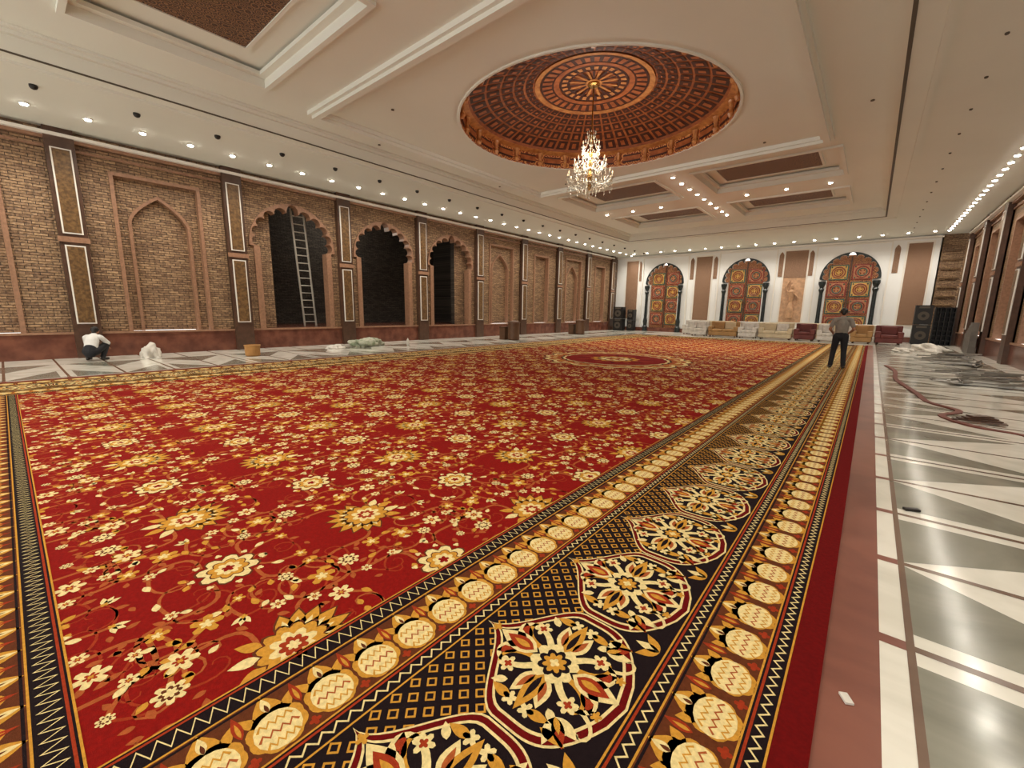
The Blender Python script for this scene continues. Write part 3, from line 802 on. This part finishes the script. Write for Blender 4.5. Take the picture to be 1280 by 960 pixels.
for x,y in((-12.1,8),(-12.1,13.5),(-.6,8),(-.6,13.5),(-9.8,6.9),(-3,6.9),(-9.8,14.8),(-3,14.8)):
    B.lathe(x,y,[(.04,ZI),(.04,ZI-.02),(.02,ZI-.02)],M_groove,8)
for k in range(-3,20):
    y=1.0+1.65*k;B.lathe(-14.05,y,[(.07,ZS),(.07,ZS-.04),(.05,ZS-.075),(.02,ZS-.09)],M_black,10)
    B.lathe(1.1,y,[(.03,ZS),(.03,ZS-.02),(.02,ZS-.03)],M_groove,8)
B.build("fixtures",parent=spots)
def lamp(x,y,z,e,ang=150,kind='SPOT',col=(1,.93,.81),size=.07):
    l=bpy.data.lights.new("spot_or_fill_lamp",kind);l.energy=e;l.color=col;l.shadow_soft_size=size
    if kind=='SPOT': l.spot_size=math.radians(ang);l.spot_blend=1
    o=bpy.data.objects.new("spot_or_fill_lamp",l);o.location=(x,y,z);bpy.context.collection.objects.link(o);o.parent=spots
    return o
for x,y,t in sp: lamp(x,y,(ZS if t==1 else ZI)-.08,125 if t==1 else 230)
o=lamp(cx,cy,5.55,190,kind='POINT',size=.35);o.parent=ch  # added fill light inside the chandelier, which itself is unlit
o=lamp(-19.2,11,5.3,90,kind='POINT',size=.2)  # added fill lamp to lift the dark court; no fixture there
W=bpy.data.worlds.new("world");scene.world=W;W.use_nodes=True
W.node_tree.nodes["Background"].inputs[0].default_value=(1,.96,.90,1);W.node_tree.nodes["Background"].inputs[1].default_value=2.3

# ------------------------------------------------------------------ sofas
M_s=[mat("cream_upholstery",(206,190,160),.6,var=.15,vscale=4,bump=.3,bscale=12),mat("gold_upholstery",(170,130,80),.6,var=.2,vscale=4),
     mat("maroon_upholstery",(112,52,48),.6,var=.3,vscale=4),mat("plastic_wrapped_white",(214,208,200),.25,var=.2,vscale=6,bump=.6,bscale=10)]
def sofa(x,y,w,mi,rot=0.):
    B=MB();m=M_s[mi];m2=M_s[(mi+3)%4 if mi!=3 else 0];d=.85
    B.box(-w/2,w/2,-d/2,d/2,.1,.36,m)
    n=max(1,int(w/.65));cw=(w-.4)/n
    for i in range(n):
        xa=-w/2+.2+i*cw
        B.box(xa+.01,xa+cw-.01,-d/2-.03,d/2-.2,.361,.52,m)
        B.box(xa+.01,xa+cw-.01,d/2-.3,d/2-.12,.521,.95,m2 if i%2 else m)
    B.box(-w/2,w/2,d/2-.18,d/2+.02,.361,1.0,m)
    for s in(-1,1): B.box(s*(w/2-.1)-.12,s*(w/2-.1)+.12,-d/2,d/2-.15,.361,.68,m)
    for sx in(-1,1):
        for sy in(-1,1): B.box(sx*(w/2-.12)-.04,sx*(w/2-.12)+.04,sy*(d/2-.1)-.04,sy*(d/2-.1)+.04,0,.1,M_wood)
    o=B.build("sofa",bevel=.05);o.location=(x,y,0);o.rotation_euler=(0,0,rot)
xs=-9.3
for i,(w,mi) in enumerate([(1.0,3),(1.7,1),(1.0,3),(1.7,0),(1.0,2),(1.4,3),(.9,1),(1.1,2)]):
    sofa(xs+w/2,30.2+.12*math.sin(i*2.1),w,mi,.05*math.sin(i*3));xs+=w+.12
xs=-10.4
for w,mi in((1.0,3),(1.9,0),(1.9,3),(1.0,0),(1.9,0),(1.6,3)):
    sofa(xs+w/2,31.9,w,mi,0);xs+=w+.3

# ------------------------------------------------------------------ speakers / rack
def speaker(x,y,w,h,n=2):
    B=MB()
    for i in range(n):
        z0=.02+i*(h/n)+.01;z1=z0+h/n-.02
        B.box(x-w/2,x+w/2,y-.3,y+.3,z0,z1,M_black)
        c=(z0+z1)/2
        B.tube([(x,y-.32,c-.05),(x,y-.301,c-.05)],w*.33,M_groove,18)
        B.tube([(x,y-.34,c-.05),(x,y-.32,c-.05)],w*.12,M_black,14)
        B.box(x-w*.3,x+w*.3,y-.315,y-.3,z1-.16,z1-.05,M_groove)
    B.box(x-w/2+.05,x+w/2-.05,y-.25,y+.25,0,.03,M_black)
    B.build("loudspeaker")
speaker(-15.95,32.7,.8,1.9);speaker(-15.1,33.2,.5,1.7)
speaker(2.1,32.2,.7,2.1)
B=MB()
x0,x1,y0,y1=2.55,3.3,31.9,32.4
for x in np.linspace(x0,x1,5): B.box(x-.02,x+.02,y0,y1,0,2.0,M_black)
for z in np.linspace(0.02,1.98,9): B.box(x0,x1,y0,y1,z-.02,z+.02,M_black)
B.box(x0,x1,y1-.02,y1,0,2.0,M_black)
B.build("storage_rack")

# ------------------------------------------------------------------ ladder
M_alu=mat("aluminium",(214,208,196),.35,metal=.4,var=.1)
B=MB()
def lad(q,off): return Vector((XL-1.15+.35*q,8.35-.42*q+off,ZB+.01+4.55*q))
for off in(-.24,.24):
    a=lad(0,off);b=lad(1,off);B.tube([a,b],.04,M_alu,6)
for k in range(15):
    q=(k+.6)/15.5;B.tube([lad(q,-.24),lad(q,.24)],.022,M_alu,6)
B.build("ladder")

# ------------------------------------------------------------------ people
M_skin=mat("skin",(156,106,78),.5,var=.08);M_hair=mat("black_hair",(22,18,16),.5)
M_tee=mat("grey_tshirt",(140,132,122),.85,var=.2,vscale=8,bump=.3,bscale=9);M_trou=mat("black_trousers",(26,26,32),.85,var=.3,bump=.3,bscale=10)
M_shoe=mat("dark_shoes",(34,28,26),.5);M_wsh=mat("white_shirt",(222,220,216),.8,var=.12,vscale=8,bump=.4,bscale=9)
M_eye=mat("eye_dark",(18,14,12),.2);M_lip=mat("lips",(120,66,58),.5)
SH,TR_,SK,HA,SO,EY,LI=range(7)
def capsule(A,Bv,ra,rb,flat):
    A,Bv=Vector(A),Vector(Bv);d=(Bv-A);L=d.length;t=d.normalized() if L>1e-6 else Vector((0,0,1))
    u=Vector((1,0,0))-t*t.x
    if u.length<.3: u=Vector((0,0,1))-t*t.z
    u.normalize();w=t.cross(u);n=14;rings=[]
    for k in range(4): a=-pi/2+pi/2*k/4;rings.append((A+t*ra*math.sin(a),ra*math.cos(a)))
    rings.append((A,ra));rings.append((Bv,rb))
    for k in range(1,5): a=pi/2*k/4;rings.append((Bv+t*rb*math.sin(a),rb*math.cos(a)))
    vs=[];fs=[]
    for p,r in rings:
        r=max(r,1e-4)
        for i in range(n): a=2*pi*i/n;vs.append(p+u*math.cos(a)*r+w*math.sin(a)*r*flat)
    for j in range(len(rings)-1):
        for i in range(n): fs.append((j*n+i,j*n+(i+1)%n,(j+1)*n+(i+1)%n,(j+1)*n+i))
    fs.append(tuple(range(n-1,-1,-1)));fs.append(tuple((len(rings)-1)*n+i for i in range(n)))
    return vs,fs,u,w
def figure(name,prims,shirt,loc,rot):
    V=[];Fc=[];info=[]
    for A,Bv,ra,rb,flat,m in prims:
        vs,fs,u,w=capsule(A,Bv,ra,rb,flat);o=len(V);V+=[tuple(v) for v in vs];Fc+=[tuple(o+i for i in f) for f in fs]
        info.append((Vector(A),Vector(Bv),ra,rb,flat,w,m))
    me=bpy.data.meshes.new("t");me.from_pydata(V,[],Fc);o=bpy.data.objects.new("t",me);bpy.context.collection.objects.link(o)
    r=o.modifiers.new("r","REMESH");r.mode='VOXEL';r.voxel_size=.0075;r.use_smooth_shade=True
    s=o.modifiers.new("s","SMOOTH");s.factor=.5;s.iterations=2
    dg=bpy.context.evaluated_depsgraph_get();m2=bpy.data.meshes.new_from_object(o.evaluated_get(dg));bpy.data.objects.remove(o)
    m2.materials.clear()
    for q in [shirt,M_trou,M_skin,M_hair,M_shoe,M_eye,M_lip]: m2.materials.append(q)
    C=np.array([p.center[:] for p in m2.polygons]);best=np.full(len(C),1e9);mi=np.zeros(len(C),dtype=np.int32)
    for A,Bv,ra,rb,flat,w,m in info:
        A_=np.array(A);d=np.array(Bv)-A_;dd=max(d@d,1e-9);t=np.clip(((C-A_)@d)/dd,0,1)
        off=C-(A_+t[:,None]*d);wn=np.array(w);ow=off@wn;off=off+np.outer(ow*(1/flat-1),wn)
        dist=np.linalg.norm(off,axis=1)-(ra*(1-t)+rb*t)
        if m in(HA,EY,LI): dist-=.003
        k=dist<best;best[k]=dist[k];mi[k]=m
    m2.polygons.foreach_set("material_index",mi);m2.polygons.foreach_set("use_smooth",[True]*len(mi))
    ob=bpy.data.objects.new(name,m2);ob.location=loc;ob.rotation_euler=(0,0,rot);bpy.context.collection.objects.link(ob);return ob
def head(h,fd,P):
    h=Vector(h);f=Vector(fd).normalized();r=f.cross(Vector((0,0,1))).normalized();u=r.cross(f)
    pt=lambda a,b,c:h+r*a+f*b+u*c
    P+=[(pt(0,-.012,.03),pt(0,.012,.03),.083,.08,1,SK),(pt(0,.02,-.01),pt(0,.035,-.055),.07,.045,1,SK),
        (pt(0,-.022,.045),pt(0,.012,.052),.09,.078,1,HA),(pt(0,-.05,.02),pt(0,-.045,-.03),.062,.05,1,HA),
        (pt(0,.09,.02),pt(0,.106,-.012),.008,.013,1,SK),(pt(-.018,.086,-.045),pt(.018,.086,-.045),.006,.006,1,LI)]
    for s in(-1,1):
        P+=[(pt(s*.08,.0,.02),pt(s*.084,-.005,-.015),.013,.01,1,SK),(pt(s*.028,.082,.018),pt(s*.034,.08,.018),.007,.007,1,EY)]
def hand(w,d,sd,P):
    w=Vector(w);d=Vector(d).normalized();sd=Vector(sd).normalized();nn=d.cross(sd)
    P.append((w+d*.02,w+d*.07,.03,.036,.5,SK))
    for o_,l_ in((-.03,.055),(-.010,.068),(.010,.064),(.03,.048)):
        a=w+d*.085+sd*o_;b=a+d*l_*.55+sd*o_*.35+nn*.008;c_=b+d*l_*.45+sd*o_*.2+nn*.024
        P+=[(a,b,.0095,.0088,1,SK),(b,c_,.0088,.0075,1,SK)]
    a=w+d*.03-sd*.026;b=a+d*.035-sd*.03+nn*.01;P+=[(a,b,.012,.0105,1,SK),(b,b+d*.028+nn*.008,.0105,.009,1,SK)]
P=[]
P+=[((0,0,.92),(0,0,1.03),.15,.14,.72,TR_),((0,0,1.0),(0,-.01,1.22),.145,.16,.7,SH),((0,-.01,1.22),(0,0,1.35),.165,.12,.66,SH),((-.13,0,1.37),(.13,0,1.37),.065,.065,1,SH),((0,.01,1.38),(0,.035,1.5),.055,.052,1,SK)]
head((0,.05,1.555),(0,1,-.3),P)
for s in(-1,1):
    P+=[((s*.175,0,1.36),(s*.24,-.02,1.2),.062,.06,1,SH),((s*.225,-.015,1.22),(s*.265,-.03,1.1),.043,.038,1,SK),((s*.265,-.03,1.1),(s*.19,.17,1.0),.038,.026,1,SK)]
    hand((s*.19,.17,1.0),(-s*.25,.9,-.15),(0,0,1) ,P)
P+=[((-.085,0,.9),(-.12,.05,.5),.1,.07,1,TR_),((-.12,.05,.5),(-.15,.0,.1),.07,.058,1,TR_),((-.155,-.03,.05),(-.175,.15,.04),.045,.04,.85,SO),
    ((.085,0,.9),(.11,.0,.49),.1,.07,1,TR_),((.11,.0,.49),(.13,-.1,.1),.07,.058,1,TR_),((.135,-.13,.05),(.16,.05,.04),.045,.04,.85,SO)]
figure("standing_man",P,M_tee,(-.61,15.1,.02),.12)
P=[]
P+=[((0,-.14,.24),(0,-.1,.34),.15,.14,.8,TR_),((0,-.1,.34),(0,.0,.54),.14,.155,.72,SH),((0,.0,.54),(0,.07,.62),.155,.12,.7,SH),((-.13,.07,.63),(.13,.07,.63),.062,.062,1,SH),((0,.1,.64),(0,.15,.72),.052,.05,1,SK)]
head((0,.18,.77),(0,1,-.45),P)
for s in(-1,1):
    P+=[((s*.17,.07,.61),(s*.235,.2,.46),.06,.052,1,SH),((s*.235,.2,.46),(s*.12,.4,.36),.04,.027,1,SK)]
    hand((s*.12,.4,.36),(-s*.2,.75,-.5),(1,0,.1),P)
    P+=[((s*.1,-.1,.25),(s*.2,.24,.45),.095,.072,1,TR_),((s*.2,.24,.45),(s*.16,.05,.1),.068,.055,1,TR_),((s*.16,.02,.045),(s*.19,.2,.04),.043,.038,.85,SO)]
figure("crouching_worker",P,M_wsh,(-15.8,1.45,.003),1.0)

# ------------------------------------------------------------------ odds and ends
M_carton=mat("carton",(176,128,72),.8,var=.2);M_cloth=mat("white_cloth",(220,214,204),.9,var=.2,bump=.5,bscale=9)
M_green=mat("green_sack",(120,132,104),.8,rgb2=(190,188,170),vscale=5,bump=.5,bscale=9)
M_bin=mat("brown_bin",(96,66,44),.5,var=.2)
def heap(name,x,y,rx,ry,h,m,seed):
    r=random.Random(seed);bm=bmesh.new();bmesh.ops.create_icosphere(bm,subdivisions=4,radius=1)
    ph=[r.uniform(0,6) for _ in range(6)]
    for v in bm.verts:
        c=v.co;k=1+.16*math.sin(4*c.x+ph[0]+3*c.y)+.12*math.sin(7*c.y+ph[1]+2*c.z)+.1*math.sin(9*c.z+6*c.x+ph[2])+.06*math.sin(15*c.x+13*c.y+ph[3])
        z=max(c.z*k,0)
        v.co=(c.x*k*rx,c.y*k*ry,z**.85*h if z>0 else 0)
    me=bpy.data.meshes.new(name);bm.to_mesh(me);bm.free();me.materials.append(m)
    for p in me.polygons:p.use_smooth=True
    o=bpy.data.objects.new(name,me);o.location=(x,y,0.003);bpy.context.collection.objects.link(o);return o
heap("white_cloth_bundle",-15.9,2.65,.3,.24,.34,M_cloth,1)
heap("green_sack",-15.4,9.3,.4,.65,.32,M_green,2);heap("crumpled_cloth",-15.3,7.9,.3,.35,.12,M_cloth,3)
B=MB();B.lathe(-14.4,4.8,[(.17,.003),(.2,.03),(.21,.3),(.225,.31),(.225,.34),(.19,.345),(.18,.32)],M_carton,18);B.build("paint_bucket",smooth=False)
for (x,y) in((-14.0,16.8),(-14.7,24.5)):
    B=MB();B.lathe(x,y,[(.26,0.003),(.3,.04),(.3,.85),(.33,.86),(.33,.92),(.28,.93),(.05,1.0)],M_bin,18)
    B.box(x-.75,x-.38,y-.25,y+.25,0.003,.62,M_bin);B.box(x-.78,x-.35,y-.28,y+.28,.62,.66,M_wood);B.build("waste_bin")
B=MB();B.lathe(-14.9,10.9,[(.05,0.003),(.055,.15),(.05,.2),(.02,.24),(.02,.28)],M_cloth,10);B.build("water_bottle")
M_scrap=mat("metal_offcuts",(176,172,164),.35,metal=.3,var=.3,vscale=3);M_scr2=mat("board_offcuts",(110,104,98),.7,var=.3)
B=MB();r=random.Random(5)
for i in range(58):
    y=13.6+9.8*r.random();x=1.6+1.0*r.random()+.03*(y-15);L=r.uniform(.5,1.5);w=r.uniform(.06,.17);a=r.gauss(1.0,.6);z=.004+.014*(i%9)
    B.box(x-L/2,x+L/2,y-w/2,y+w/2,z,z+.012,M_scrap if i%2 else M_scr2,rot=a)
    if i%3: B.box(x-L/2,x+L/2,y-w/2,y-w/2+.008,z+.012,z+.05,M_scrap,rot=a,piv=(x,y))
B.build("metal_offcuts_pile")
heap("plastic_sheet",2.1,26.2,.6,.9,.3,M_cloth,9);heap("plastic_sheet",1.2,24.6,.35,.45,.16,M_cloth,12)
B=MB()
for i in range(5): B.box(3.1+.03*i,3.3+.02*i,24.9+.5*i,25.3+.5*i,.003,1.3-.12*i,M_scr2)
B.build("leaning_boards")
M_strap=mat("brown_strap",(112,58,46),.7,var=.2)
def strap(name,pts,w,m,pile=False):
    B=MB();P=[];n=len(pts)
    for i in range(n-1):
        for k in range(6):
            t=k/6;p0=Vector(pts[max(i-1,0)]);p1=Vector(pts[i]);p2=Vector(pts[i+1]);p3=Vector(pts[min(i+2,n-1)])
            P.append(.5*((2*p1)+(p2-p0)*t+(2*p0-5*p1+4*p2-p3)*t*t+(3*p1-p0-3*p2+p3)*t**3))
    P.append(Vector(pts[-1]))
    vs=[];fs=[]
    for i,p in enumerate(P):
        d=(P[min(i+1,len(P)-1)]-P[max(i-1,0)]).normalized();nn=Vector((-d.y,d.x))*w/2;z=.012+.006*math.sin(i*.5)
        for q,zz in((p+nn,z+.008),(p-nn,z+.008),(p-nn,.003),(p+nn,.003)): vs.append((q.x,q.y,zz))
    for i in range(len(P)-1):
        for k in range(4): fs.append((4*i+k,4*i+(k+1)%4,4*i+4+(k+1)%4,4*i+4+k))
    B.add(vs,fs,m)
    if pile:
        for i in range(4): B.box(1.08+.05*i,1.62-.04*i,8.75+.03*i,8.87+.03*i,.03+.02*i,.045+.02*i,M_wood,rot=.2*i)
    B.build(name)
strap("floor_strap",[(.5,17.3),(.66,15.6),(.62,13.6),(.85,11.4),(.95,10.4),(1.25,9.7),(1.0,9.1),(1.25,8.5),(1.7,8.3),(1.75,7.7),(2.3,7.3),(3.0,7.0)],.09,M_strap,True)
B=MB();B.box(.37,.47,4.38,4.42,.003,.02,M_black,rot=.5);B.build("rubber_scrap")
B=MB();B.box(.09,.12,1.94,1.99,.003,.012,M_cloth,rot=.5);B.build("paper_scrap")
